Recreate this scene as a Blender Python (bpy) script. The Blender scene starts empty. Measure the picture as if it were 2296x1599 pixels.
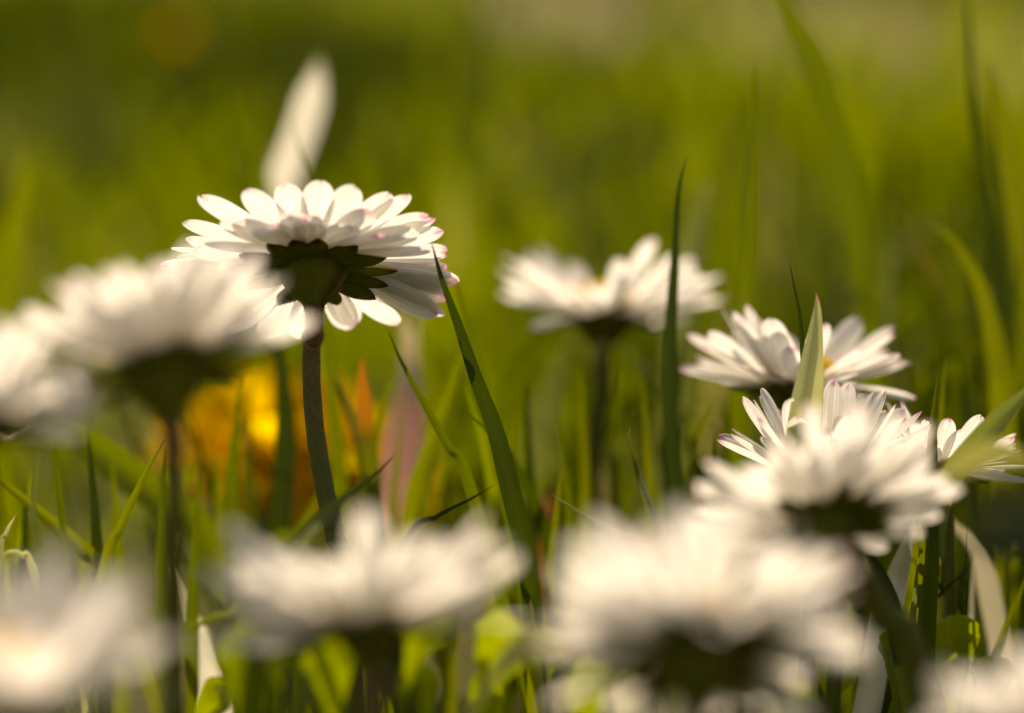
import bpy, math, random
import numpy as np
from mathutils import Vector, Matrix, noise

# ------------------------------------------------------------------ camera, sky, sun, exposure
sc = bpy.context.scene
R = math.radians
CAM_H, PITCH, FOCAL, FOCUS = 0.080, 9.0, 100.0, 0.230
cam_d = bpy.data.cameras.new("camera")
cam = bpy.data.objects.new("camera", cam_d)
sc.collection.objects.link(cam)
sc.camera = cam
cam.location = (0, 0, CAM_H)
cam.rotation_euler = (R(90 - PITCH), 0, 0)
cam_d.lens = FOCAL
cam_d.sensor_width = 36
cam_d.clip_start = 0.004
cam_d.clip_end = 400
cam_d.dof.use_dof = True
cam_d.dof.focus_distance = FOCUS
cam_d.dof.aperture_fstop = 12.5
cam_d.dof.aperture_blades = 0

SUN_EL, SUN_AZ = 50.0, -14.0       # azimuth from +Y (behind the flowers), negative = left
w = bpy.data.worlds.new("World")
sc.world = w
w.use_nodes = True
nt = w.node_tree
bg = nt.nodes["Background"]
sky = nt.nodes.new("ShaderNodeTexSky")
sky.sky_type = 'NISHITA'
sky.sun_disc = False
sky.sun_elevation = R(SUN_EL)
sky.sun_rotation = R(SUN_AZ)
sky.dust_density = 3.0
nt.links.new(sky.outputs[0], bg.inputs[0])
bg.inputs[1].default_value = 0.085
sun_d = bpy.data.lights.new("sun", 'SUN')
sun_d.energy = 5.0
sun_d.angle = R(0.5)
sun_d.color = (1.0, 0.88, 0.70)
sun = bpy.data.objects.new("sun", sun_d)
sc.collection.objects.link(sun)
sd = Vector((math.sin(R(SUN_AZ)) * math.cos(R(SUN_EL)), math.cos(R(SUN_AZ)) * math.cos(R(SUN_EL)), math.sin(R(SUN_EL))))
sun.rotation_euler = sd.to_track_quat('Z', 'Y').to_euler()
sun.location = (0, 0, 5)

vs = sc.view_settings
vs.view_transform = 'Standard'
vs.look = 'None'
vs.gamma = 1
vs.exposure = 0.36
vs.use_curve_mapping = False
try:
    vs.use_white_balance = True
    vs.white_balance_temperature = 7700
    vs.white_balance_tint = 13
except Exception:
    pass
sc.render.engine = 'CYCLES'
sc.cycles.use_denoising = True
sc.cycles.use_adaptive_sampling = False
sc.cycles.max_bounces = 10
sc.cycles.diffuse_bounces = 5
sc.cycles.transmission_bounces = 6
sc.cycles.sample_clamp_indirect = 4.0
sc.cycles.blur_glossy = 0.5

# ------------------------------------------------------------------ picture coordinates -> points
PW, PH, FPX = 2296.0, 1599.0, 2296.0 * FOCAL / 36.0
FWD = Vector((0, math.cos(R(PITCH)), -math.sin(R(PITCH))))
UPV = Vector((0, math.sin(R(PITCH)), math.cos(R(PITCH))))
RT = Vector((1, 0, 0))
CP = Vector((0, 0, CAM_H))
def at(px, py, d):
    return CP + d * (FWD + RT * ((px - PW / 2) / FPX) - UPV * ((py - PH / 2) / FPX))
def pix(p):
    v = p - CP
    d = v.dot(FWD)
    return PW / 2 + v.dot(RT) / d * FPX, PH / 2 - v.dot(UPV) / d * FPX

def link(o):
    sc.collection.objects.link(o)
    return o
def tag(o, label=None, cat=None, group=None, kind=None):
    if label: o['label'] = label
    if cat: o['category'] = cat
    if group: o['group'] = group
    if kind: o['kind'] = kind
    return o
def empty(name, loc):
    o = link(bpy.data.objects.new(name, None))
    o.location = loc
    o.empty_display_size = 0.004
    return o

class MB:
    """collects vertices, faces and uvs for one mesh object"""
    def __init__(s):
        s.v = []; s.f = []; s.m = []; s.uv = []
    def strip(s, rows, uvs=None, mat=0, closed=False):
        b = len(s.v); n = len(rows[0])
        for i, r in enumerate(rows):
            for j, p in enumerate(r):
                s.v.append(tuple(p))
                s.uv.append(uvs[i][j] if uvs else (j / max(1, n - 1), i / max(1, len(rows) - 1)))
        for i in range(len(rows) - 1):
            for j in range(n if closed else n - 1):
                k = (j + 1) % n
                s.f.append((b + i * n + j, b + i * n + k, b + (i + 1) * n + k, b + (i + 1) * n + j))
                s.m.append(mat)
    def fan(s, ring, tip, mat=0):
        b = len(s.v)
        for p in ring: s.v.append(tuple(p)); s.uv.append((0, 0))
        s.v.append(tuple(tip)); s.uv.append((0, 0))
        n = len(ring)
        for j in range(n): s.f.append((b + j, b + (j + 1) % n, b + n)); s.m.append(mat)
    def tri(s, a, b_, c, mat=0):
        b = len(s.v)
        for p in (a, b_, c): s.v.append(tuple(p)); s.uv.append((0, 0))
        s.f.append((b, b + 1, b + 2)); s.m.append(mat)
    def mesh(s, name, mats, smooth=True):
        me = bpy.data.meshes.new(name)
        me.from_pydata(s.v, [], s.f)
        for m in (mats if isinstance(mats, (list, tuple)) else [mats]): me.materials.append(m)
        uvl = me.uv_layers.new(name="UVMap")
        li = np.empty(len(me.loops), dtype=np.int32); me.loops.foreach_get("vertex_index", li)
        uvl.data.foreach_set("uv", np.array(s.uv, dtype=np.float32)[li].ravel())
        me.polygons.foreach_set("material_index", np.array(s.m, dtype=np.int32))
        me.polygons.foreach_set("use_smooth", [smooth] * len(me.polygons))
        me.update()
        return me
    def build(s, name, mats, parent=None, smooth=True):
        o = link(bpy.data.objects.new(name, s.mesh(name, mats, smooth)))
        if parent: o.parent = parent
        return o

def spline(pts, n):
    """Catmull-Rom through pts -> n+1 samples"""
    P = [Vector(p) for p in pts]
    P = [P[0] * 2 - P[1]] + P + [P[-1] * 2 - P[-2]]
    segs = len(P) - 3
    out = []
    for i in range(n + 1):
        t = i / n * segs
        k = min(int(t), segs - 1); t -= k
        a, b, c, d = P[k:k + 4]
        out.append(0.5 * ((2 * b) + (c - a) * t + (2 * a - 5 * b + 4 * c - d) * t * t + (3 * b - a - 3 * c + d) * t ** 3))
    return out

# ------------------------------------------------------------------ materials
def mat_new(name):
    m = bpy.data.materials.new(name)
    m.use_nodes = True
    n = m.node_tree
    n.nodes.clear()
    out = n.nodes.new("ShaderNodeOutputMaterial")
    return m, n, out
def N(n, t, **kw):
    x = n.nodes.new(t)
    for k, v in kw.items(): setattr(x, k, v)
    return x
def mixc(n, fac, a, b):
    x = N(n, "ShaderNodeMix", data_type='RGBA')
    for sock, val in ((x.inputs[0], fac), (x.inputs[6], a), (x.inputs[7], b)):
        if hasattr(val, 'links'): n.links.new(val, sock)
        else: sock.default_value = val if not isinstance(val, tuple) else (*val[:3], 1)
    return x.outputs[2]
def mathn(n, op, a, b=0.0, clamp=False):
    x = N(n, "ShaderNodeMath", operation=op, use_clamp=clamp)
    for i, val in enumerate((a, b)):
        if hasattr(val, 'links'): n.links.new(val, x.inputs[i])
        else: x.inputs[i].default_value = val
    return x.outputs[0]
def maprange(n, v, a, b, c=0.0, d=1.0, smooth=True):
    x = N(n, "ShaderNodeMapRange", interpolation_type='SMOOTHSTEP' if smooth else 'LINEAR')
    n.links.new(v, x.inputs[0])
    for i, val in enumerate((a, b, c, d)): x.inputs[i + 1].default_value = val
    return x.outputs[0]
def leafy(n, out, col, tcol, tfac, rough=0.45, spec=0.35, normal=None, sheen=0.0):
    """a thin plant tissue: reflects on its face and lets light through"""
    p = N(n, "ShaderNodeBsdfPrincipled")
    p.inputs['Roughness'].default_value = rough
    p.inputs['Specular IOR Level'].default_value = spec
    t = N(n, "ShaderNodeBsdfTranslucent")
    mx = N(n, "ShaderNodeMixShader")
    mx.inputs[0].default_value = tfac
    for src, dst in ((col, p.inputs['Base Color']), (tcol, t.inputs['Color'])):
        if hasattr(src, 'links'): n.links.new(src, dst)
        else: dst.default_value = (*src, 1)
    if normal is not None:
        n.links.new(normal, p.inputs['Normal']); n.links.new(normal, t.inputs['Normal'])
    n.links.new(p.outputs[0], mx.inputs[1]); n.links.new(t.outputs[0], mx.inputs[2])
    n.links.new(mx.outputs[0], out.inputs[0])
def uvxy(n):
    u = N(n, "ShaderNodeUVMap", uv_map="UVMap")
    s = N(n, "ShaderNodeSeparateXYZ")
    n.links.new(u.outputs[0], s.inputs[0])
    return u.outputs[0], s.outputs[0], s.outputs[1]
def stripes(n, uv, scale_u, scale_v, strength, dist=0.0002):
    mp = N(n, "ShaderNodeMapping")
    mp.inputs['Scale'].default_value = (scale_u, scale_v, 1)
    n.links.new(uv, mp.inputs[0])
    oi = N(n, "ShaderNodeObjectInfo")
    no = N(n, "ShaderNodeTexNoise", noise_dimensions='4D')
    n.links.new(mp.outputs[0], no.inputs['Vector'])
    n.links.new(mathn(n, 'MULTIPLY', oi.outputs['Random'], 30.0), no.inputs['W'])
    no.inputs['Scale'].default_value = 1.0
    no.inputs['Detail'].default_value = 4
    bp = N(n, "ShaderNodeBump")
    bp.inputs['Strength'].default_value = strength
    bp.inputs['Distance'].default_value = dist
    n.links.new(no.outputs[0], bp.inputs['Height'])
    return no.outputs[0], bp.outputs[0]

def petal_material(name, pink, tf=0.56):
    m, n, out = mat_new(name)
    uv, u, v = uvxy(n)
    st, nor = stripes(n, uv, 16, 1.3, 0.30, 0.00012)
    oi = N(n, "ShaderNodeObjectInfo")
    base = mixc(n, maprange(n, st, 0.38, 0.62), (0.70, 0.67, 0.60), (0.92, 0.91, 0.89))
    # greenish-yellow at the claw of the petal
    base = mixc(n, maprange(n, v, 0.16, 0.0), base, (0.66, 0.66, 0.40))
    no = N(n, "ShaderNodeTexNoise", noise_dimensions='4D')
    n.links.new(uv, no.inputs['Vector']); no.inputs['Scale'].default_value = 5.0
    n.links.new(mathn(n, 'MULTIPLY', oi.outputs['Random'], 91.0), no.inputs['W'])
    vv = mathn(n, 'ADD', v, mathn(n, 'MULTIPLY', mathn(n, 'SUBTRACT', no.outputs[0], 0.5), 0.16))
    cu = mathn(n, 'SUBTRACT', 1.0, mathn(n, 'MULTIPLY', mathn(n, 'ABSOLUTE', mathn(n, 'SUBTRACT', u, 0.5)), 1.3), clamp=True)
    tip = mathn(n, 'MULTIPLY', maprange(n, vv, 0.90, 0.985), cu, clamp=True)
    amt = mathn(n, 'MULTIPLY', tip, mathn(n, 'ADD', 0.15, mathn(n, 'MULTIPLY', mathn(n, 'POWER', oi.outputs['Random'], 2.0), 0.95)), clamp=True)
    amt = mathn(n, 'MULTIPLY', amt, pink, clamp=True)
    col = mixc(n, amt, base, (0.58, 0.10, 0.30))
    leafy(n, out, col, col, tf, rough=0.5, spec=0.30, normal=nor)
    return m
M_PETAL = petal_material("petal_white_pink_tip", 1.0)
M_PETAL_SOFT = petal_material("petal_white", 0.35, 0.60)

def bract_material():
    m, n, out = mat_new("bract_green")
    uv, u, v = uvxy(n)
    st, nor = stripes(n, uv, 10, 2, 0.5, 0.0001)
    col = mixc(n, st, (0.10, 0.125, 0.005), (0.19, 0.21, 0.014))
    edge = mathn(n, 'ABSOLUTE', mathn(n, 'SUBTRACT', u, 0.5))
    e = mathn(n, 'MAXIMUM', maprange(n, v, 0.72, 0.98), mathn(n, 'MULTIPLY', maprange(n, edge, 0.36, 0.5), 0.8))
    col = mixc(n, e, col, (0.075, 0.024, 0.014))
    leafy(n, out, col, col, 0.45, rough=0.55, spec=0.15, normal=nor)
    return m
M_BRACT = bract_material()

def stem_material():
    m, n, out = mat_new("stem_skin")
    uv, u, v = uvxy(n)
    st, nor = stripes(n, uv, 14, 50, 0.8, 0.0001)
    col = mixc(n, maprange(n, v, 0.35, 0.85), (0.13, 0.14, 0.018), (0.17, 0.085, 0.028))
    col = mixc(n, maprange(n, st, 0.45, 0.75), col, (0.20, 0.15, 0.07))
    p = N(n, "ShaderNodeBsdfPrincipled")
    n.links.new(col, p.inputs['Base Color']); n.links.new(nor, p.inputs['Normal'])
    p.inputs['Roughness'].default_value = 0.55
    p.inputs['Specular IOR Level'].default_value = 0.12
    p.inputs['Subsurface Weight'].default_value = 0.15
    p.inputs['Subsurface Radius'].default_value = (0.0006, 0.0005, 0.0001)
    n.links.new(p.outputs[0], out.inputs[0])
    return m
M_STEM = stem_material()
def simple_leafy(name, col, tcol, tfac, rough=0.5, spec=0.3):
    m, n, out = mat_new(name)
    leafy(n, out, col, tcol, tfac, rough, spec)
    return m
M_HAIR = simple_leafy("stem_hair", (0.38, 0.30, 0.16), (0.5, 0.36, 0.14), 0.5)
def disc_material():
    m, n, out = mat_new("disc_floret_yellow")
    no = N(n, "ShaderNodeTexNoise"); no.inputs['Scale'].default_value = 900
    tc = N(n, "ShaderNodeTexCoord"); n.links.new(tc.outputs['Object'], no.inputs['Vector'])
    col = mixc(n, no.outputs[0], (0.85, 0.60, 0.04), (0.92, 0.76, 0.10))
    leafy(n, out, col, col, 0.35, 0.6, 0.2)
    return m
M_DISC = disc_material()
def dandelion_material():
    m, n, out = mat_new("dandelion_yellow")
    oi = N(n, "ShaderNodeObjectInfo")
    col = mixc(n, oi.outputs['Random'], (0.84, 0.58, 0.0), (0.88, 0.68, 0.002))
    leafy(n, out, col, col, 0.75, 0.6, 0.05)
    return m
M_DAND = dandelion_material()

def blade_material(name, base, light, tip, tipstart, trans, tfac=0.45, rough=0.42, spec=0.30, rib=0.35, low=None):
    m, n, out = mat_new(name)
    uv, u, v = uvxy(n)
    st, nor = stripes(n, uv, 26, 2.5, 0.8, 0.00016)
    col = mixc(n, maprange(n, st, 0.3, 0.75), base, light)
    ribm = mathn(n, 'MULTIPLY', maprange(n, mathn(n, 'ABSOLUTE', mathn(n, 'SUBTRACT', u, 0.5)), 0.07, 0.0), rib)
    col = mixc(n, ribm, col, tuple(c * 0.5 for c in base))
    no = N(n, "ShaderNodeTexNoise"); no.inputs['Scale'].default_value = 4.0
    n.links.new(uv, no.inputs['Vector'])
    vv = mathn(n, 'ADD', v, mathn(n, 'MULTIPLY', mathn(n, 'SUBTRACT', no.outputs[0], 0.5), 0.05))
    tf = maprange(n, vv, tipstart, min(1.0, tipstart + 0.07))
    col2 = mixc(n, tf, col, tip)
    tcol = mixc(n, tf, mixc(n, st, trans, tuple(c * 0.75 for c in trans)), tip)
    if low:      # the part near the root is still green
        lf = maprange(n, vv, low[1], low[0])
        col2 = mixc(n, lf, col2, (0.045, 0.065, 0.004)); tcol = mixc(n, lf, tcol, (0.14, 0.18, 0.001))
    leafy(n, out, col2, tcol, tfac, rough, spec, nor)
    return m
BM = {
    'green': blade_material("grass_green", (0.045, 0.065, 0.004), (0.075, 0.095, 0.008), (0.20, 0.10, 0.04), 0.975, (0.22, 0.28, 0.001)),
    'dark': blade_material("grass_dark_green", (0.022, 0.040, 0.006), (0.040, 0.062, 0.010), (0.14, 0.07, 0.03), 0.97, (0.065, 0.10, 0.004), 0.35),
    'lime': blade_material("grass_lime", (0.085, 0.115, 0.004), (0.13, 0.16, 0.008), (0.25, 0.13, 0.05), 0.97, (0.30, 0.34, 0.004), 0.5),
    'pale': blade_material("grass_pale_green", (0.50, 0.54, 0.20), (0.66, 0.68, 0.34), (0.55, 0.26, 0.16), 0.97, (0.78, 0.80, 0.28), 0.55, 0.35, 0.5, 0.75),  # pale green, lightened further to paint in a front-lit sheen
    'olive': blade_material("grass_olive_tip", (0.05, 0.07, 0.005), (0.08, 0.095, 0.008), (0.24, 0.19, 0.02), 0.80, (0.15, 0.18, 0.003), 0.4),
    'orange': blade_material("grass_orange_tip", (0.07, 0.09, 0.006), (0.10, 0.12, 0.01), (0.60, 0.22, 0.010), 0.82, (0.22, 0.25, 0.004), 0.5),
    'rust': blade_material("grass_rust", (0.20, 0.10, 0.02), (0.28, 0.15, 0.03), (0.30, 0.12, 0.03), 0.5, (0.30, 0.17, 0.02), 0.45),
    'straw': blade_material("grass_dry_straw", (0.62, 0.58, 0.42), (0.78, 0.74, 0.58), (0.50, 0.46, 0.26), 0.86, (0.66, 0.60, 0.38), 0.45, 0.35, 0.5, 0.1),
    'cream': blade_material("grass_dry_cream", (0.80, 0.76, 0.62), (0.88, 0.85, 0.74), (0.55, 0.52, 0.34), 0.80, (0.92, 0.88, 0.72), 0.72, 0.35, 0.5, 0.0),
    'sunlit': blade_material("grass_sunlit_white", (0.90, 0.87, 0.76), (0.95, 0.93, 0.84), (0.26, 0.29, 0.10), 0.945, (0.95, 0.91, 0.76), 0.68, 0.35, 0.4, 0.25, low=(0.62, 0.76)),  # pale dry blade; the sun catching it is painted in as white
    'pink': blade_material("leaf_faded_pink", (0.55, 0.26, 0.22), (0.62, 0.34, 0.28), (0.62, 0.50, 0.28), 0.78, (0.60, 0.30, 0.24), 0.45, 0.45, 0.3, 0.2),
    'grey': blade_material("grass_grey_green", (0.13, 0.16, 0.05), (0.20, 0.23, 0.08), (0.3, 0.25, 0.12), 0.95, (0.22, 0.26, 0.04), 0.45, 0.35, 0.5, 0.2),
}
def broadleaf_material(name, base, light, trans, tfac=0.45):
    m, n, out = mat_new(name)
    uv, u, v = uvxy(n)
    no = N(n, "ShaderNodeTexNoise"); no.inputs['Scale'].default_value = 9.0; no.inputs['Detail'].default_value = 4
    n.links.new(uv, no.inputs['Vector'])
    bp = N(n, "ShaderNodeBump"); bp.inputs['Strength'].default_value = 0.5; bp.inputs['Distance'].default_value = 0.0004
    n.links.new(no.outputs[0], bp.inputs['Height'])
    col = mixc(n, maprange(n, no.outputs[0], 0.35, 0.65), base, light)
    rib = maprange(n, mathn(n, 'ABSOLUTE', mathn(n, 'SUBTRACT', u, 0.5)), 0.05, 0.0)
    col = mixc(n, rib, col, (0.16, 0.19, 0.05))
    leafy(n, out, col, trans, tfac, 0.4, 0.4, bp.outputs[0])
    return m
LM = {
    'green': broadleaf_material("leaf_green", (0.06, 0.08, 0.002), (0.10, 0.13, 0.003), (0.34, 0.42, 0.001)),
    'lime': broadleaf_material("leaf_lime", (0.09, 0.12, 0.005), (0.14, 0.17, 0.01), (0.45, 0.54, 0.001)),
    'dark': broadleaf_material("leaf_dark", (0.028, 0.034, 0.004), (0.045, 0.052, 0.006), (0.06, 0.07, 0.003), 0.25),  # darker leaf copy, shade under flowers and leaves put into the colour
    'pale': broadleaf_material("leaf_pale", (0.26, 0.28, 0.09), (0.38, 0.38, 0.16), (0.36, 0.36, 0.08), 0.4),
}

# ------------------------------------------------------------------ the ground
def ground_z(x, y):
    r = math.hypot(x, y)
    return 0.004 * (noise.noise(Vector((x * 9, y * 9, 3))) if r < 3 else 0) + (0.02 * noise.noise(Vector((x * .4, y * .4, 7))) if r > 3 else 0)
def build_ground():
    m, n, out = mat_new("soil_and_moss")
    tc = N(n, "ShaderNodeTexCoord")
    a = N(n, "ShaderNodeTexNoise"); a.inputs['Scale'].default_value = 6; a.inputs['Detail'].default_value = 6
    b = N(n, "ShaderNodeTexNoise"); b.inputs['Scale'].default_value = 260; b.inputs['Detail'].default_value = 5
    n.links.new(tc.outputs['Object'], a.inputs[0]); n.links.new(tc.outputs['Object'], b.inputs[0])
    c = mixc(n, maprange(n, a.outputs[0], 0.4, 0.6), (0.035, 0.040, 0.004), (0.055, 0.042, 0.014))
    c = mixc(n, maprange(n, b.outputs[0], 0.4, 0.7), c, (0.07, 0.085, 0.006))
    p = N(n, "ShaderNodeBsdfPrincipled"); p.inputs['Roughness'].default_value = 0.9
    p.inputs['Specular IOR Level'].default_value = 0.1
    n.links.new(c, p.inputs['Base Color'])
    bp = N(n, "ShaderNodeBump"); bp.inputs['Distance'].default_value = 0.002
    n.links.new(b.outputs[0], bp.inputs['Height']); n.links.new(bp.outputs[0], p.inputs['Normal'])
    n.links.new(p.outputs[0], out.inputs[0])
    xs = sorted(set([round(s * v, 4) for s in (-1, 1) for v in [0, .02, .04, .06, .08, .1, .13, .16, .2, .25, .3, .4, .5, .7, 1, 1.4, 2, 3, 5, 9, 20, 50, 120]]))
    mb = MB()
    mb.strip([[Vector((x, y, ground_z(x, y))) for x in xs] for y in xs])
    tag(mb.build("ground", m), kind='structure')
    # pale sandy path beyond the lawn
    m, n, out = mat_new("sandy_path")
    tc = N(n, "ShaderNodeTexCoord")
    b = N(n, "ShaderNodeTexNoise"); b.inputs['Scale'].default_value = 60; b.inputs['Detail'].default_value = 6
    n.links.new(tc.outputs['Object'], b.inputs[0])
    c = mixc(n, maprange(n, b.outputs[0], 0.35, 0.7), (0.17, 0.115, 0.065), (0.29, 0.205, 0.13))
    p = N(n, "ShaderNodeBsdfPrincipled"); p.inputs['Roughness'].default_value = 0.9
    n.links.new(c, p.inputs['Base Color'])
    bp = N(n, "ShaderNodeBump"); bp.inputs['Distance'].default_value = 0.004
    n.links.new(b.outputs[0], bp.inputs['Height']); n.links.new(bp.outputs[0], p.inputs['Normal'])
    n.links.new(p.outputs[0], out.inputs[0])
    mb = MB()
    rows = []
    for i in range(141):
        x = -1.2 + i * 2.4 / 140
        y0 = path_edge(x)
        rows.append([Vector((x, y0 + k * 0.3, (0.003 + ground_z(x, y0 + k * 0.3)) if k else -0.004)) for k in range(9)])
    mb.strip(rows)
    tag(mb.build("path", m), kind='structure')
def path_edge(x):
    k = math.sin(x * 21) * 0.015
    if x < -0.1: return 2.20 - 2.6 * (x + 0.1) + k
    if x < 0.12: return 0.88 - 6.0 * (x - 0.12) + k
    return max(0.6, 0.88 - 3.0 * (x - 0.12)) + k
build_ground()

# ------------------------------------------------------------------ the lawn (stuff)
def build_lawn():
    rng = np.random.default_rng(11)
    cand = []
    def zone(y0, y1, half, dens):
        area = (y1 - y0) * 2 * half(y1)
        k = int(area * 1e4 * dens)
        yy = rng.uniform(y0, y1, k); xx = rng.uniform(-1, 1, k) * half(y1)
        keep = np.abs(xx) < np.array([half(v) for v in yy])
        return xx[keep], yy[keep]
    parts = [zone(-.12, .2, lambda y: .16, 1.6), zone(.2, .25, lambda y: .16, 3.0), zone(.25, .5, lambda y: .10 + .35 * y, 4.2),
             zone(.5, 1.2, lambda y: .06 + .42 * y, 1.1), zone(1.2, 2.6, lambda y: .06 + .42 * y, .40),
             zone(2.6, 7.0, lambda y: .5 + .4 * y, .02)]
    for y0, y1, h0, h1, dn in ((-.12, .5, .26, .6, .8), (.5, 1.2, .5, 1.3, .3), (1.2, 2.6, 1.0, 2.2, .10)):     # the lawn to either side
        k = int((y1 - y0) * (h1 - h0) * 2 * 1e4 * dn)
        parts.append((rng.uniform(h0, h1, k) * rng.choice([-1, 1], k), rng.uniform(y0, y1, k)))
    X = np.concatenate([p[0] for p in parts]); Y = np.concatenate([p[1] for p in parts])
    # clumping
    cl = np.array([noise.noise(Vector((x * 9, y * 6, 1.3))) for x, y in zip(X, Y)])
    keep = rng.uniform(0, 1, len(X)) < np.clip(0.75 + 1.0 * cl, np.where(Y < .34, 0.45, 0.15), 1)
    pe = np.array([path_edge(x) for x in X])
    keep &= ~((Y > pe) & (Y < pe + 2.4) & (rng.uniform(0, 1, len(X)) > 0.20))
    for dx, dy, dr in ((-.025, .300, .017), (-.017, .296, .012)):
        keep &= ~((np.abs(X - dx + (Y - dy) * .22) < dr * 1.15) & (Y > dy - dr) & (Y < dy + 3.2 * dr))
    X, Y, cl = X[keep], Y[keep], cl[keep]
    n = len(X)
    # how tall: short in front and around the flowers, taller behind
    H = np.where(Y < .236, rng.uniform(.008, .025, n), np.where(Y < .255, rng.uniform(.014, .034, n), rng.uniform(.020, .046, n) * np.where(Y < .36, 1.12, 1.0)))
    H = H * (1 + np.where(Y > .5, 0.6, 0.3) * cl)
    right = (X / np.maximum(Y, .05) > 0.05) & (Y > .28)
    H = np.where(right, H * 1.15, H)
    W = rng.uniform(.0007, .0015, n) * np.where((Y > .23) & (Y < .5), .62, 1.0) * np.where(Y > 1.2, 2.6, np.where(Y > .5, 1.6, 1.0)) * np.where(Y > 2.6, 5, 1)
    az = rng.uniform(0, 2 * np.pi, n); lean = rng.beta(1.6, 3.0, n) * 1.1
    yaw = rng.uniform(0, np.pi, n)
    S = 6
    t = np.linspace(0, 1, S)[None, :]
    bend = lean[:, None] * t ** 1.5 * 1.2
    hor = H[:, None] * (t * np.sin(bend)); ver = H[:, None] * (t * np.cos(bend * 0.8))
    cx = X[:, None] + hor * np.cos(az)[:, None]; cy = Y[:, None] + hor * np.sin(az)[:, None]
    gz = np.array([ground_z(x, y) for x, y in zip(X, Y)])
    cz = gz[:, None] + ver - 0.001
    prof = np.array([0.75, 1.0, 0.95, 0.75, 0.45, 0.03])[None, :]
    wx = np.cos(yaw)[:, None] * W[:, None] * prof / 1; wy = np.sin(yaw)[:, None] * W[:, None] * prof
    fold = 0.35
    nx, ny = -np.sin(yaw)[:, None] * W[:, None] * prof * fold, np.cos(yaw)[:, None] * W[:, None] * prof * fold
    V = np.empty((n, S, 3, 3), dtype=np.float32)
    V[:, :, 0] = np.stack([cx - wx + nx, cy - wy + ny, cz], -1)
    V[:, :, 1] = np.stack([cx, cy, cz], -1)
    V[:, :, 2] = np.stack([cx + wx + nx, cy + wy + ny, cz], -1)
    nv = S * 3
    q = []
    for i in range(S - 1):
        for j in range(2):
            q.append((i * 3 + j, i * 3 + j + 1, (i + 1) * 3 + j + 1, (i + 1) * 3 + j))
    q = np.array(q)
    F = (np.arange(n)[:, None, None] * nv + q[None]).reshape(-1, 4)
    me = bpy.data.meshes.new("lawn_grass")
    me.vertices.add(n * nv); me.vertices.foreach_set("co", V.ravel())
    me.loops.add(F.size); me.loops.foreach_set("vertex_index", F.ravel().astype(np.int32))
    me.polygons.add(len(F)); me.polygons.foreach_set("loop_start", np.arange(0, F.size, 4, dtype=np.int32))
    me.polygons.foreach_set("use_smooth", np.ones(len(F), dtype=bool))
    me.update(calc_edges=True)
    at_ = me.attributes.new("tint", 'FLOAT', 'POINT')
    tv = np.clip(rng.normal(0.36, 0.24, n) + 0.9 * np.array([noise.noise(Vector((x * 5, y * 3, 9.3))) for x, y in zip(X, Y)]), 0, 0.93)
    tv = np.clip(tv - np.where(Y > .8, .22, 0), 0, 0.93)
    tv = np.where(rng.uniform(0, 1, n) < 0.015, 1.0, tv)
    at_.data.foreach_set("value", np.repeat(tv, nv).astype(np.float32))
    m, nn, out = mat_new("lawn_blades")
    a = N(nn, "ShaderNodeAttribute", attribute_name="tint")
    def ramp(cols):
        r = N(nn, "ShaderNodeValToRGB")
        e = r.color_ramp.elements
        e[0].position = 0; e[0].color = (*cols[0], 1)
        e[1].position = 0.55; e[1].color = (*cols[1], 1)
        for p_, c_ in ((0.94, cols[2]), (0.97, cols[3])):
            k = e.new(p_); k.color = (*c_, 1)
        nn.links.new(a.outputs['Fac'], r.inputs[0])
        return r.outputs[0]
    leafy(nn, out, ramp([(0.030, 0.045, .001), (0.085, 0.110, .001), (0.16, 0.18, .001), (0.32, 0.27, 0.07)]),
          ramp([(0.04, 0.060, .0002), (0.28, 0.35, .0002), (0.52, 0.60, .0002), (0.5, 0.42, 0.14)]), 0.5, 0.6, 0.06)
    me.materials.append(m)
    o = link(bpy.data.objects.new("lawn_grass", me))
    tag(o, "short green lawn grass filling the ground between and behind the daisies", "grass", kind='stuff')
    print("lawn blades", n)
build_lawn()

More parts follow.
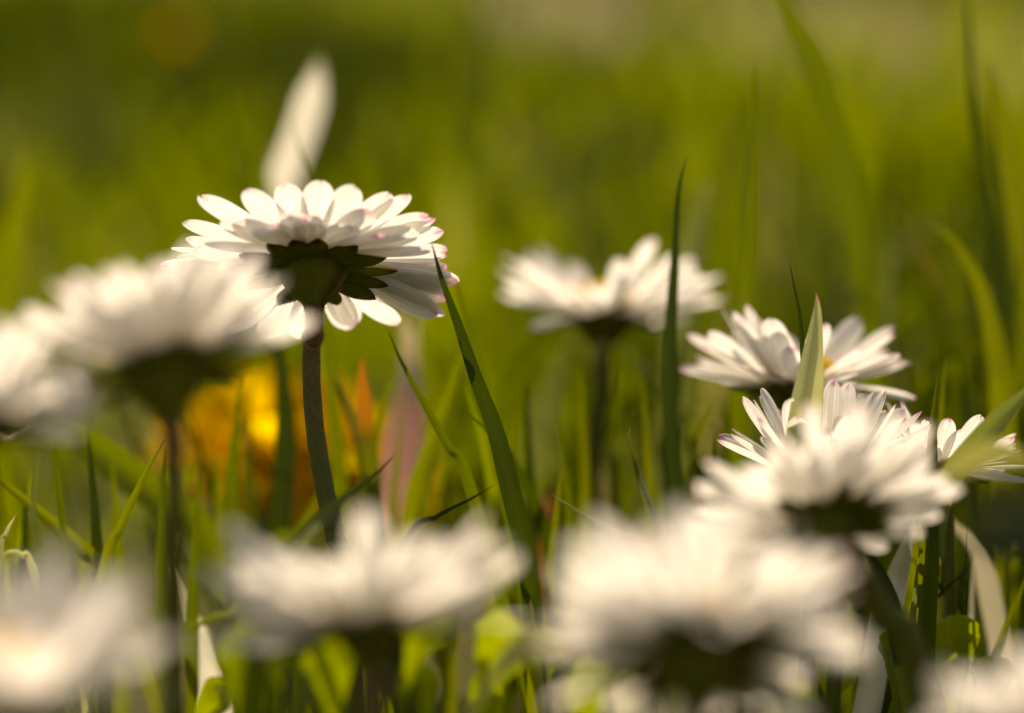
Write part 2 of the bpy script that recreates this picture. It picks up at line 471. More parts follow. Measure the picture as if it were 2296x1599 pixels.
# ------------------------------------------------------------------ grass blades one can tell apart
def blade(name, cat, label, pts, wpx, mat, root=True, fold=0.35, tw=(0, 0), tipf=0.25, group=None, basef=0.7, curl=0.0, ns=None, mats=None):
    """pts = [(px, py, depth)...] from the tip downwards; rooted in the ground"""
    P = [at(*p) for p in pts]
    w = 1.2 * wpx / FPX * pts[min(1, len(pts) - 1)][2]
    if root:
        d = (P[-1] - P[-2]).normalized()
        z = P[-1].z
        dx, dy = d.x * z * 0.5, d.y * z * 0.3
        if z > 0.008: P.append(Vector((P[-1].x + dx * .6, P[-1].y + dy * .6, z * 0.45)))
        P.append(Vector((P[-1].x + dx * .4, P[-1].y + dy * .4, -0.004)))
    P = P[::-1]
    n = ns or max(18, 7 * len(P))
    C = spline(P, n)
    base = P[0].copy(); 
    mb = MB(); rows = []; uvs = []
    L = [0]
    for a_, b_ in zip(C, C[1:]): L.append(L[-1] + (b_ - a_).length)
    K = 7
    rn = random.Random(hash(label) & 0xffff)
    rn = random.Random(len(label) * 131 + int(wpx * 7) + int(pts[0][0]))
    ph = rn.uniform(0, 6)
    for i, c in enumerate(C):
        s = L[i] / L[-1]
        T = (C[min(i + 1, n)] - C[max(i - 1, 0)]).normalized()
        view = (c - CP).normalized()
        side = T.cross(view).normalized()
        nrm = side.cross(T).normalized()
        ang = R(tw[0] + (tw[1] - tw[0]) * s) + 0.06 * math.sin(s * 9 + ph)
        sv = side * math.cos(ang) + nrm * math.sin(ang)
        nv = nrm * math.cos(ang) - side * math.sin(ang)
        pr = (basef + (1 - basef) * min(1, s / .35)) if s < 1 - tipf else math.pow(max(0.0, (1 - s) / tipf), 0.75)
        hw = w * 0.5 * max(pr, 0.02)
        row = []; uv = []
        for j in range(K):
            q = j / (K - 1) * 2 - 1
            z = fold * (1 - abs(q) ** 1.3) * hw
            row.append(c + sv * (q * hw) + nv * z - base); uv.append((j / (K - 1), s))
        rows.append(row); uvs.append(uv)
    mb.strip(rows, uvs)
    o = mb.build(name, BM[mat])
    o.location = base
    tag(o, label, cat, group)
    return o

G = "tall grass blades among the daisies"
def g(label, pts, wpx, mat, **k):
    d = pts[-1] if isinstance(pts[-1], (int, float)) else None
    if d is not None: pts = [(x, y, d) for x, y in pts[:-1]]
    k.setdefault('group', G)
    return blade("grass_blade", "grass blade", label, pts, wpx, mat, **k)

g("long dark folded grass blade arching just right of the large sharp daisy", [(967, 542, .224), (992, 630, .226), (1028, 730, .228), (1068, 850, .230), (1112, 970, .232), (1150, 1120, .233), (1182, 1260, .235), (1196, 1400, .238)], 40, 'dark', tw=(0, 15), tipf=.36, fold=.6)  # dark green paints in the blade's shade side
g("dim grass blade close behind the long dark one, right of the large daisy", [(1012, 600), (1040, 700), (1062, 790), (1085, 900), (1130, 1050), .252], 30, 'green')
g("sharp bright green blade slanting across the foot of the big daisy's stem", [(886, 1020, .224), (832, 1072, .220), (752, 1132, .212), (672, 1204, .200), (600, 1300, .192)], 44, 'lime', tw=(0, 20), tipf=.55, fold=.8)
g("short dark blade pointing right above the bottom centre daisy", [(1112, 1086), (1050, 1122), (982, 1158), (900, 1230), .226], 26, 'dark', tipf=.5)
g("sharp upright narrow blade with a brown tip at far left", [(113, 908), (122, 1000), (134, 1110), (148, 1280), .224], 27, 'green', tipf=.6, fold=.6)
g("small pale green upright blade left of the narrow brown-tipped one", [(90, 1010), (78, 1080), (76, 1160), (96, 1280), .217], 30, 'grey', tipf=.45)
g("thin dark upright blade below the white drooping petal on the left", [(196, 955), (205, 1050), (214, 1160), (220, 1280), .242], 22, 'dark')
g("broad blurred green blade slanting down to the right, crossing the left side", [(60, 880), (220, 1010), (360, 1120), (470, 1225), .262], 66, 'green', tipf=.2)
g("green blade leaning right in front of the broad slanting blade", [(372, 980), (322, 1070), (272, 1180), (236, 1270), .226], 38, 'lime', tipf=.5)
g("yellow-green blade entering from the left edge and dropping to the right", [(-60, 1030), (0, 1078), (100, 1158), (180, 1230), (240, 1300), .240], 30, 'lime')
g("frosty pale leaf tip poking in from the left edge", [(92, 948), (60, 962), (20, 985), (-60, 1030), .222], 34, 'cream', tipf=.3)
g("upright blade below the left daisy's dark cup", [(376, 1000), (366, 1130), (366, 1320), .246], 26, 'green')
g("short lime blade poking left from under the bottom centre daisy", [(380, 1418), (440, 1400), (510, 1380), (600, 1390), .212], 34, 'lime')
g("hooked blade with a brown curled tip above the big lower right daisy", [(1414, 953, .226), (1411, 985, .226), (1428, 1050, .225), (1452, 1120, .222), (1480, 1200, .218), (1500, 1300, .214)], 25, 'lime', tipf=.25, fold=.6)
g("thin dark blade with a pinkish tip standing over the right hand daisies", [(1769, 580), (1780, 640), (1792, 700), (1800, 790), (1806, 950), .230], 27, 'dark', tipf=.5, fold=.7)
g("broad pale folded blade with a dark midrib and reddish tip before the right daisies", [(1830, 656, .226), (1832, 700, .226), (1822, 800, .225), (1806, 930, .224), (1788, 1080, .222)], 62, 'pale', tipf=.16, fold=-.9, tw=(12, 12))
g("narrow green blade tucked behind the broad pale folded one", [(1838, 760), (1835, 880), (1828, 1000), (1815, 1150), .231], 34, 'dark')
g("tall blurred dark green blade with double outline right of centre", [(1692, 130), (1696, 300), (1690, 500), (1678, 700), (1664, 900), .258], 36, 'green', tipf=.35)
g("tall blurred blade just left of the double outlined one", [(1668, 190), (1662, 400), (1660, 600), (1655, 850), .268], 26, 'green')
g("dark blade with an olive bent tip crossing the middle daisy's right side", [(1542, 345), (1522, 430), (1512, 600), (1503, 760), (1504, 940), (1520, 1150), .247], 28, 'dark', tipf=.3)
g("green blade behind the olive tipped one below the middle daisy", [(1535, 740), (1520, 860), (1500, 980), (1515, 1180), .264], 34, 'dark')
g("pale grey-green blurred blade leaning right above the middle daisy", [(1592, 405), (1562, 510), (1535, 620), (1520, 800), .292], 56, 'grey', tipf=.15)
g("large soft arching blade falling from the top edge right of centre", [(1715, -60), (1760, 20), (1830, 150), (1890, 340), (1930, 560), (1955, 800), .290], 54, 'green', tipf=.1)
g("thin tall blurred stalk rising to the top edge at far right", [(2166, -40), (2178, 150), (2200, 350), (2235, 600), (2260, 850), .285], 24, 'dark')
g("wide lime blurred blade with a blunt ochre top at far right", [(2218, 130), (2245, 300), (2275, 520), (2300, 800), .280], 50, 'lime', tipf=.1)
g("bright lime arching blade at the right, bowing down to the right", [(2078, 496), (2140, 545), (2200, 650), (2232, 780), (2250, 920), .266], 50, 'lime', tipf=.35)
g("dim olive blade arching left of the bright lime one", [(1985, 440), (2060, 560), (2120, 680), (2200, 830), (2290, 1000), .285], 32, 'olive', tipf=.4)
g("narrow upright dim blade at the right edge", [(2285, 560), (2284, 700), (2290, 850), .262], 20, 'green')
g("upright green blade passing in front of the right edge daisy", [(2105, 830, .232), (2092, 960, .230), (2088, 1100, .228), (2084, 1250, .228), (2076, 1420, .23)], 38, 'green', tipf=.35)
g("slim blade crossing behind the upright one near the right edge daisy", [(2122, 800), (2112, 900), (2105, 1020), (2095, 1200), .246], 26, 'lime', tipf=.4)
g("pale green blade slanting in from the right edge beside the edge daisy", [(2350, 850, .218), (2296, 886, .219), (2210, 975, .221), (2140, 1060, .224), (2100, 1160, .228)], 46, 'grey', tipf=.12)
g("thin curved blade below the large daisy's right petals", [(868, 738), (900, 810), (948, 900), (1005, 1000), (1050, 1080), .236], 24, 'green', tipf=.3)
g("lime blurred blade crossing the thin curved one in an X", [(1046, 770), (1010, 880), (965, 1010), (930, 1140), .256], 44, 'lime', tipf=.3)
g("second lime blade leaning right beside the crossing pair", [(1005, 800), (985, 900), (950, 1040), (920, 1160), .268], 36, 'green', tipf=.3)
g("thin green blade leaning right from the orange tipped blade", [(892, 830), (858, 910), (838, 1000), (830, 1120), .252], 20, 'lime')
g("blade with a bright orange top right of the large daisy's stem", [(812, 802), (814, 880), (822, 960), (834, 1060), .250], 28, 'orange', tipf=.08, tw=(0, 0))
g("short green blade with a small orange tip leaning left of the orange one", [(746, 835), (768, 890), (802, 965), (824, 1060), .253], 30, 'olive', tipf=.15)
g("upright green blade in front of the yellow dandelion, left one", [(545, 830), (532, 950), (520, 1090), (528, 1260), .256], 28, 'green')
g("thin faint blade before the dandelion, between two greener ones", [(572, 840), (556, 950), (560, 1100), (565, 1240), .268], 22, 'olive')
g("dark upright blade before the dandelion nearest the big daisy's stem", [(612, 700), (634, 860), (640, 1000), (622, 1240), .262], 40, 'dark')
g("pale edged blade pointing up left between the lower daisies", [(1236, 1108), (1310, 1156), (1390, 1200), (1470, 1260), .234], 26, 'grey', tipf=.3)
g("rusty brown blurred blade left of the pale edged one", [(1236, 1080), (1226, 1150), (1215, 1260), .275], 46, 'rust')
g("soft pale blurred blade left of the middle daisy's stem", [(1272, 770), (1235, 880), (1212, 1000), .315], 66, 'grey', tipf=.3)
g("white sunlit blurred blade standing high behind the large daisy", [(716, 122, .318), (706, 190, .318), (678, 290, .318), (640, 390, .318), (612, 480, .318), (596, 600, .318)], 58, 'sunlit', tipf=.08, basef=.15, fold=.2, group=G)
g("thin dark blade tip in front of the white sunlit one", [(656, 268), (670, 330), (692, 400), (705, 480), .262], 34, 'green', tipf=.7)
g("faint tall green blade left of the white sunlit one", [(545, 180), (572, 330), (596, 460), (600, 600), .31], 40, 'green')
g("soft lime blurred blade at the upper left edge", [(66, 305), (48, 420), (28, 600), (10, 800), .325], 60, 'lime')
g("cream dry leaf standing low between two bottom left daisies", [(384, 1270), (402, 1320), (424, 1380), (450, 1440), .250], 66, 'cream', tipf=.5)
g("glistening white dry blade under the lower right fan daisy", [(2052, 1160), (2022, 1260), (1992, 1360), (1975, 1420), .236], 52, 'cream', tipf=.2)  # sparkle of the light painted as a cream-white colour
g("small glistening dry leaf right of the upright green blade", [(2106, 1130), (2140, 1180), (2180, 1215), (2210, 1290), .250], 42, 'straw')  # glint on the leaf painted as a pale straw colour
g("hair-thin upright stalk at lower right", [(2182, 1230), (2180, 1320), (2176, 1420), .242], 14, 'straw')
g("slender lime blade leaning left at the lower right edge", [(2310, 1270), (2280, 1350), (2240, 1450), (2215, 1530), .220], 20, 'lime')
g("short lime upright blade between the two bottom right of centre daisies", [(1190, 1340), (1194, 1430), (1200, 1530), .222], 34, 'lime')
g("tall dim blade standing left of the right upper daisy", [(1600, 900), (1560, 1000), (1545, 1100), (1540, 1220), .26], 26, 'lime')
g("pale blurred blade standing between the tall arcs at right", [(2000, 560), (1992, 640), (1975, 760), (1960, 860), .30], 50, 'grey')
g("soft brown upright stalk right of the large daisy", [(940, 690), (930, 760), (925, 860), .285], 36, 'straw')
g("low curved pale blade at the left edge above the corner daisy", [(-10, 1260), (20, 1238), (50, 1245), (80, 1290), .222], 30, 'pale')
g("short greyish blade at the far left edge", [(38, 1150), (14, 1195), (-4, 1260), .228], 28, 'pale')
g("dark slanting blade low at the right of the glistening one", [(2180, 1270), (2110, 1330), (2060, 1390), .236], 22, 'dark', tipf=.5)
g("lime blurred blade low right of the big lower right daisy", [(1905, 1180), (1960, 1260), (2010, 1400), .225], 40, 'dark')
# more blades one can follow in the middle distance, each told apart by what it stands beside
for lbl, x, top, dep, wd, mt, ln in [
    ("slim lime blade just left of the middle daisy's stem", 1300, 800, .262, 24, 'lime', 14), ("slim green blade just right of the middle daisy's stem", 1392, 790, .266, 24, 'green', -16),
    ("bright blade rising between the middle daisy's stem and the olive tipped blade", 1440, 830, .256, 24, 'lime', 20), ("dark blade rising straight under the middle daisy's left petals", 1180, 850, .258, 30, 'dark', 10),
    ("lime blade leaning left below the middle daisy's left petals", 1150, 900, .262, 30, 'lime', -40), ("green blade leaning right below the middle daisy's left petals", 1250, 920, .252, 28, 'green', 34),
    ("slim blade right of the yellow dandelion, leaning to the stem", 905, 860, .262, 22, 'lime', -26), ("bright blade rising between the faded pink leaf and the long dark blade", 985, 850, .264, 34, 'lime', 18),
    ("dark blade in the gap below the right cluster's leftmost petals", 1600, 960, .254, 28, 'dark', -12), ("lime blade below the right cluster's leftmost petals", 1650, 940, .262, 30, 'lime', 24),
    ("soft lime blade right of the right cluster's highest daisy", 2070, 800, .272, 30, 'lime', -18), ("dark blade right of the right cluster's highest daisy", 2150, 760, .266, 28, 'dark', 22),
    ("bright blade at the right edge below the arching lime blade", 2240, 900, .258, 30, 'lime', 12), ("dim blade high at the right, left of the wide lime one", 2130, 420, .290, 30, 'green', 20),
    ("slim tall blade at the right edge beside the wide lime one", 2290, 330, .285, 26, 'lime', -14), ("short lime blade left of the leaning daisy's cup", 250, 1010, .252, 30, 'lime', 20),
    ("short dark blade at the left edge over the corner daisy", 60, 1060, .248, 26, 'dark', -8), ("green blade right of the leaning daisy's stem", 450, 1040, .246, 28, 'green', -20),
    ("lime blade between the leaning daisy's stem and the dandelion", 480, 1000, .258, 30, 'lime', 24), ("dark blade at the foot of the large daisy, on its left", 640, 1080, .250, 30, 'dark', -14),
    ("lime blade at the foot of the large daisy, on its right", 800, 1060, .246, 26, 'lime', 16), ("bright blade right of the long dark blade's foot", 1260, 1040, .246, 26, 'lime', -30)]:
    g(lbl, [(x, top), (x + ln * .45, top + 130), (x + ln * .9, top + 270), (x + ln, top + 420), dep], wd, mt, tipf=.4)
bl = blade("faded_leaf", "leaf", "faded beige and pink pointed leaf standing right of the large daisy's stem", [(900, 690, .278), (918, 800, .278), (915, 900, .276), (905, 1010, .275), (898, 1120, .275)], 74, 'pink', tipf=.3, basef=.3, fold=.2)

# ------------------------------------------------------------------ broad leaves near the ground
def broad_leaf(label, root, tip, wpx, mat, sag=0.0, face=0.0, name="daisy_leaf", group="broad leaves near the ground"):
    a, b = at(*root), at(*tip)
    mid = (a + b) / 2 + Vector((0, 0, sag))
    g0 = Vector((a.x, a.y, -0.003))
    C = spline([a, mid, b], 22)
    w = wpx / FPX * tip[2]
    mb = MB(); rows = []
    for i, c in enumerate(C):
        s = i / 22
        T = (C[min(i + 1, 22)] - C[max(i - 1, 0)]).normalized()
        view = (c - CP).normalized()
        side = T.cross(view).normalized(); nrm = side.cross(T).normalized()
        an = R(face)
        sv = side * math.cos(an) + nrm * math.sin(an); nv = nrm * math.cos(an) - side * math.sin(an)
        pr = 0.16 + 0.84 * (max(0, s - .18) / .45) ** 1.2 if s < .63 else math.sqrt(max(0, 1 - ((s - .63) / .37) ** 2.2))
        if s <= .18: pr = 0.16
        hw = w / 2 * max(pr, .03) * (1 + 0.05 * math.sin(s * 34))
        rows.append([c + sv * (q * hw) + nv * (0.22 * hw * (1 - q * q) + 0.05 * hw * math.sin(6 * s + 5 * q)) - g0 for q in [k / 4 - 1 for k in range(9)]])
    mb.strip(rows)
    # leaf stalk down to the soil
    st = spline([g0 - g0, (a - g0) * 0.55 + Vector((0.001, 0, 0)), a - g0], 8)
    rad = w * 0.07
    rr = []
    for i, c in enumerate(st):
        rr.append([c + Vector((math.cos(t) * rad, math.sin(t) * rad, 0)) for t in [k * math.tau / 6 for k in range(6)]])
    mb.strip(rr, closed=True)
    o = mb.build(name, LM[mat]); o.location = g0
    return tag(o, label, "leaf", group)
broad_leaf("bright lime leaf under the bottom centre daisy's right side", (900, 1560, .200), (1010, 1370, .198), 170, 'lime', .002, 10)
broad_leaf("rounded yellow-green leaf with a lit rim right of the bottom centre daisy", (1060, 1640, .204), (1190, 1420, .202), 190, 'lime', .002, -25)
broad_leaf("pale green blurred leaf slanting up to the right at the bottom edge", (1030, 1640, .190), (1290, 1470, .192), 84, 'pale', .003, 15)
broad_leaf("mid green leaf at the bottom edge left of centre", (620, 1700, .200), (800, 1420, .205), 150, 'green', .002, 20)
broad_leaf("lime leaf at the bottom edge under the bottom centre daisy", (520, 1700, .196), (620, 1480, .194), 130, 'green', .002, -10)
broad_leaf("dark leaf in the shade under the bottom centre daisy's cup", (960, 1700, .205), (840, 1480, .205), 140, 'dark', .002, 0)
broad_leaf("small round lime leaf right of the big lower right daisy's cup", (1860, 1640, .240), (1885, 1440, .236), 120, 'lime', .001, 0)
broad_leaf("green leaf at the bottom edge right of the small round lime one", (2010, 1680, .232), (2030, 1400, .232), 120, 'green', .002, 20)
broad_leaf("tall green leaf near the bottom right corner", (2140, 1680, .240), (2130, 1380, .236), 140, 'green', .002, -25)
broad_leaf("pale rough rimmed leaf reaching out of the right edge", (2400, 1130, .190), (2115, 1065, .192), 76, 'pale', .0025, 30)
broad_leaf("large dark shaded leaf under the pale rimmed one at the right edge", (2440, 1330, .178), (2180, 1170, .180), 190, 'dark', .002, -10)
broad_leaf("lime leaf low at the bottom edge between the two lower right stems", (1270, 1680, .215), (1350, 1500, .215), 90, 'lime', .002, 15)
broad_leaf("dark green leaf at the bottom edge right of centre", (1120, 1720, .214), (1060, 1520, .21), 120, 'green', .002, -20)
broad_leaf("cream dry leaf standing at the bottom edge left of the big cup", (1400, 1720, .215), (1408, 1500, .212), 80, 'pale', .001, 0)
broad_leaf("green leaf at the very bottom right of the corner daisy", (420, 1720, .22), (520, 1560, .215), 110, 'lime', .002, 25)

broad_leaf("wide soft green leaf at the bottom edge under the bottom centre daisy's left petals", (560, 1800, .192), (560, 1400, .190), 190, 'green', .002, 35)
broad_leaf("soft lime leaf rising behind the dark cup of the bottom centre daisy", (760, 1720, .198), (730, 1420, .196), 150, 'lime', .002, -30)
broad_leaf("soft lime leaf between the bottom centre daisy's stem and the round yellow-green leaf", (960, 1760, .205), (930, 1480, .203), 130, 'lime', .002, 40)
broad_leaf("lime leaf at the bottom edge left of the biggest daisy's stem", (1330, 1740, .200), (1300, 1500, .198), 130, 'lime', .002, -20)
broad_leaf("lime leaf at the bottom edge right of the biggest daisy's stem", (1760, 1740, .202), (1790, 1520, .200), 130, 'lime', .002, 25)
broad_leaf("green leaf beside the grey corner daisy, lit from behind", (2220, 1700, .225), (2230, 1470, .225), 110, 'lime', .002, 10)
# ------------------------------------------------------------------ daisies
def petal_mesh(name, L, W, mat, bend, cup, seed, notch=0.04, twist=0.0, ns=16, K=9, claw=0.42):
    rn = random.Random(seed)
    rows = []; uvs = []
    g1 = rn.uniform(.03, .07)
    sk = rn.uniform(-.10, .10)
    for i in range(ns + 1):
        s = i / ns
        s = 1 - (1 - s) ** 1.25
        # outline: narrow claw, widest at 2/3, rounded end
        if s < .66: pr = claw + (1 - claw) * math.sin(math.pi / 2 * s / .66) ** 1.1
        else: pr = math.sqrt(max(0.0, 1 - ((s - .66) / .34) ** 2.4))
        hw = W / 2 * max(pr, 0.10)
        row = []; uv = []
        for j in range(K):
            q = j / (K - 1) * 2 - 1
            x = s * L
            if s > .8: x -= notch * L * (1 - abs(q)) ** 2 * ((s - .8) / .2) - 0.012 * L * math.sin(q * 5 + seed)
            y = q * hw + sk * L * s * s * .5
            z = -cup * hw * (1 - q * q) + g1 * W * math.cos(q * math.pi * 2) * 0.35 * min(1, s * 3)
            a = twist * s
            y, z = y * math.cos(a) - z * math.sin(a), y * math.sin(a) + z * math.cos(a)
            z += bend * L * s * s
            row.append(Vector((x, y, z))); uv.append((j / (K - 1), s))
        rows.append(row); uvs.append(uv)
    mb = MB(); mb.strip(rows, uvs)
    return mb.mesh(name, mat)
LP, WP = 0.0093, 0.00260
PM = []
_r = random.Random(4)
for k in range(12):
    PM.append(petal_mesh("petal", LP, WP * _r.uniform(.88, 1.12), M_PETAL, _r.uniform(-.03, .07), _r.uniform(-.1, .28), k, _r.uniform(0, .07), _r.uniform(-.25, .25)))
PS = []
for k in range(12):
    PS.append(petal_mesh("petal", LP, WP * _r.uniform(.66, .9), M_PETAL_SOFT, _r.uniform(-.05, .12), _r.uniform(-.1, .35), k + 40, _r.uniform(0, .07), _r.uniform(-.35, .35)))

def bract_mesh(L=0.0049, W=0.00185):
    rows = []
    for i in range(11):
        s = i / 10
        pr = .75 + .25 * math.sin(s * math.pi) if s < .55 else (1 - ((s - .55) / .45) ** 1.8) ** .8 if s < 1 else 0
        hw = W / 2 * max(pr, .06)
        rows.append([Vector((s * L, q * hw, -0.22 * hw * (1 - q * q) - 0.00004 + 0.06 * L * s * s)) for q in [k / 3 - 1 for k in range(7)]])
    mb = MB(); mb.strip(rows)
    b = [[p + Vector((0, 0, 0.00013)) for p in r_] for r_ in rows]
    mb.strip([r_[::-1] for r_ in b])
    # short hairs on the outer face and margin
    rn = random.Random(3)
    for _ in range(46):
        s = rn.uniform(.05, .98); q = rn.choice([-1, 1]) * rn.uniform(.6, 1)
        i = min(9, int(s * 10)); p = rows[i][min(6, max(0, int((q + 1) * 3)))]
        d = Vector((rn.uniform(.1, .7), q * .6, -rn.uniform(.1, .5))).normalized() * rn.uniform(.0003, .0006)
        mb.tri(p, p + Vector((.00002, .00001, 0)), p + d, 1)
    return mb.mesh("bract", [M_BRACT, M_HAIR])
BRACT = bract_mesh()
def cup_mesh():
    """the green cup under the head, from the stem top up to the petal ring"""
    prof = [(0.00078, -0.0046), (0.00085, -0.0042), (0.00115, -0.0037), (0.0018, -0.0030), (0.0024, -0.0021), (0.0028, -0.0011), (0.0030, -0.0002), (0.0029, 0.0003), (0.0016, 0.0006)]
    K = 26; mb = MB(); rows = []
    for r, z in prof:
        rows.append([Vector((math.cos(a) * r * (1 + .05 * math.cos(a * 13)), math.sin(a) * r * (1 + .05 * math.cos(a * 13)), z)) for a in [k * math.tau / K for k in range(K)]])
    mb.strip(rows, closed=True)
    rn = random.Random(8)
    for _ in range(260):
        k = rn.uniform(0, 6.3); i = int(k); f = k - i
        r = prof[i][0] * (1 - f) + prof[i + 1][0] * f; z = prof[i][1] * (1 - f) + prof[i + 1][1] * f
        a = rn.uniform(0, math.tau)
        p = Vector((math.cos(a) * r, math.sin(a) * r, z))
        d = Vector((math.cos(a + rn.uniform(-.6, .6)), math.sin(a + rn.uniform(-.6, .6)), rn.uniform(-.9, .6))).normalized() * rn.uniform(.0004, .0011)
        s = Vector((-math.sin(a), math.cos(a), 0)) * .000014
        mb.tri(p - s, p + s, p + d, 1)
    return mb.mesh("cup", [M_BRACT, M_HAIR])
CUP = cup_mesh()
def disc_mesh():
    mb = MB(); Rd, Hd = 0.0036, 0.0020
    ring = lambda r, z, K=24: [Vector((math.cos(k * math.tau / K) * r, math.sin(k * math.tau / K) * r, z)) for k in range(K)]
    mb.strip([ring(Rd * math.cos(t), .0003 + Hd * math.sin(t)) for t in [k * math.pi / 2 / 6 for k in range(6)]], closed=True)
    mb.fan(ring(Rd * math.cos(5 * math.pi / 12), .0003 + Hd * math.sin(5 * math.pi / 12)), (0, 0, .0003 + Hd))
    for k in range(150):
        f = math.sqrt((k + .5) / 150); a = k * 2.39996
        r = Rd * f; z = .0003 + Hd * math.sqrt(max(0, 1 - f * f))
        c = Vector((math.cos(a) * r, math.sin(a) * r, z)); d = Vector((c.x * .45, c.y * .45, .0024)).normalized()
        rr = .00021; h = .0004 + .0003 * f
        sx = d.cross(Vector((0, 1, .1))).normalized(); sy = d.cross(sx)
        rows = [[c + d * (h * t) + (sx * math.cos(b) + sy * math.sin(b)) * rr * q for b in [j * math.tau / 5 for j in range(5)]] for t, q in ((-.3, .8), (.6, 1.0), (1.1, .6))]
        mb.strip(rows, closed=True); mb.fan(rows[-1], c + d * h * 1.15)
    return mb.mesh("flower_centre", M_DISC)
DISC = disc_mesh()

def head_matrix(elev, az, spin=0):
    """axis N: elev degrees above the horizon, az degrees from +Y (away) to +X (right)"""
    Nn = Vector((math.sin(R(az)) * math.cos(R(elev)), math.cos(R(az)) * math.cos(R(elev)), math.sin(R(elev))))
    X = (RT - Nn * RT.dot(Nn)).normalized(); Y = Nn.cross(X)
    return Matrix((X, Y, Nn)).transposed() @ Matrix.Rotation(R(spin), 3, 'Z')
def petal_local(phi, c, r0, z0=0.0, roll=0.0):
    return Matrix.Rotation(phi, 4, 'Z') @ Matrix.Translation((r0, 0, z0)) @ Matrix.Rotation(-c, 4, 'Y') @ Matrix.Rotation(roll, 4, 'X')

def stem_obj(root, P, r_top, r_bot, hairs, name="stem", mat=None):
    n = 40
    C = spline(P, n); mb = MB(); rows = []; K = 14
    X = None
    fr = []
    for i, c in enumerate(C):
        T = (C[min(i + 1, n)] - C[max(i - 1, 0)]).normalized()
        X = (RT - T * RT.dot(T)).normalized() if X is None else (X - T * X.dot(T)).normalized()
        Y = T.cross(X); s = i / n
        r = r_bot + (r_top - r_bot) * s
        r *= 1 + 0.02 * math.sin(i * 1.7)
        fr.append((c, T, X, Y, r))
        rows.append([c + (X * math.cos(a) + Y * math.sin(a)) * r * (1 + .03 * math.cos(a * 5)) for a in [k * math.tau / K for k in range(K)]])
    mb.strip(rows, closed=True)
    rn = random.Random(5)
    for _ in range(hairs):
        i = rn.randrange(4, n); c, T, X, Y, r = fr[i]
        c = c + (C[min(n, i + 1)] - c) * rn.random()
        a = rn.uniform(0, math.tau); o = X * math.cos(a) + Y * math.sin(a)
        p = c + o * r * .98
        d = (o + T * rn.uniform(.1, 1.5) + Vector((rn.uniform(-.3, .3),) * 3)).normalized() * rn.uniform(.00018, .00045)
        s = T.cross(o) * .000013
        mb.tri(p - s, p + s, p + d, 1)
    return mb.build(name, [mat or M_STEM, M_HAIR], root)

def daisy(label, head, elev, az, diam, stem_px, n=44, seed=1, cups=(2, 12), soft=True, petals=None, bracts=None, hairs=0, spin=0, rows=2, group="daisies in the lawn", stem_r=0.00072, extra=(), bend=0.0, cup_s=1.0, wob=4):
    rn = random.Random(seed)
    H = at(*head)
    S = diam / 0.0242
    M3 = head_matrix(elev, az, spin)
    M = Matrix.Translation(H) @ M3.to_4x4() @ Matrix.Scale(S, 4)
    Nn = M3.col[2]
    neck = H - Nn * 0.0042 * S * cup_s
    pts = [neck, neck - Nn * 0.003 * S] + [at(*p) for p in stem_px]
    z = pts[-1].z; d = (pts[-1] - pts[-2]).normalized()
    pts.append(Vector((pts[-1].x + d.x * z * .4, pts[-1].y + d.y * z * .3, -0.004)))
    base = Vector((pts[-1].x, pts[-1].y, 0))
    root = empty("daisy", base)
    tag(root, label, "daisy", group)
    T0 = Matrix.Translation(-base)
    P = [p - base for p in pts[::-1]]
    stem_obj(root, P, stem_r * S, stem_r * S * 1.15, hairs)
    inv = link(bpy.data.objects.new("flower_cup", CUP)); inv.parent = root; inv.matrix_local = T0 @ M @ Matrix.Diagonal((cup_s, cup_s, cup_s, 1))
    dc = link(bpy.data.objects.new("flower_centre", DISC)); dc.parent = root; dc.matrix_local = T0 @ M
    nb = 13
    bl_ = bracts or [((k + rn.uniform(-.15, .15)) * math.tau / nb, R(rn.uniform(-14, 4)), rn.uniform(.85, 1.08)) for k in range(nb)]
    for phi, c, l in bl_:
        b = link(bpy.data.objects.new("bract", BRACT)); b.parent = inv
        b.matrix_local = petal_local(phi, c, 0.0022, -0.0011, R(rn.uniform(-8, 8))) @ Matrix.Scale(l, 4)
    lib = PS if soft else PM
    pl = petals
    if pl is None:
        pl = []
        for k in range(n):
            row = k % rows
            phi = (k + rn.uniform(-.35, .35)) * math.tau / n
            c = R(rn.uniform(*cups) + (-7 if row else 4)) + R(bend * math.sin(phi)) + R(wob * math.sin(2 * phi + seed) + wob * .5 * math.sin(5 * phi + seed))
            pl.append((phi, c, rn.uniform(.86, 1.06), R(rn.uniform(-22, 22)), row))
        for e in extra: pl.append(e)
    for phi, c, l, roll, row in pl:
        o = link(bpy.data.objects.new("petal", rn.choice(lib))); o.parent = root
        o.matrix_local = T0 @ M @ petal_local(phi, c, 0.0026, -0.0001 - 0.0003 * row + rn.uniform(-.0001, .0001), roll) @ Matrix.Scale(l, 4)
    return root

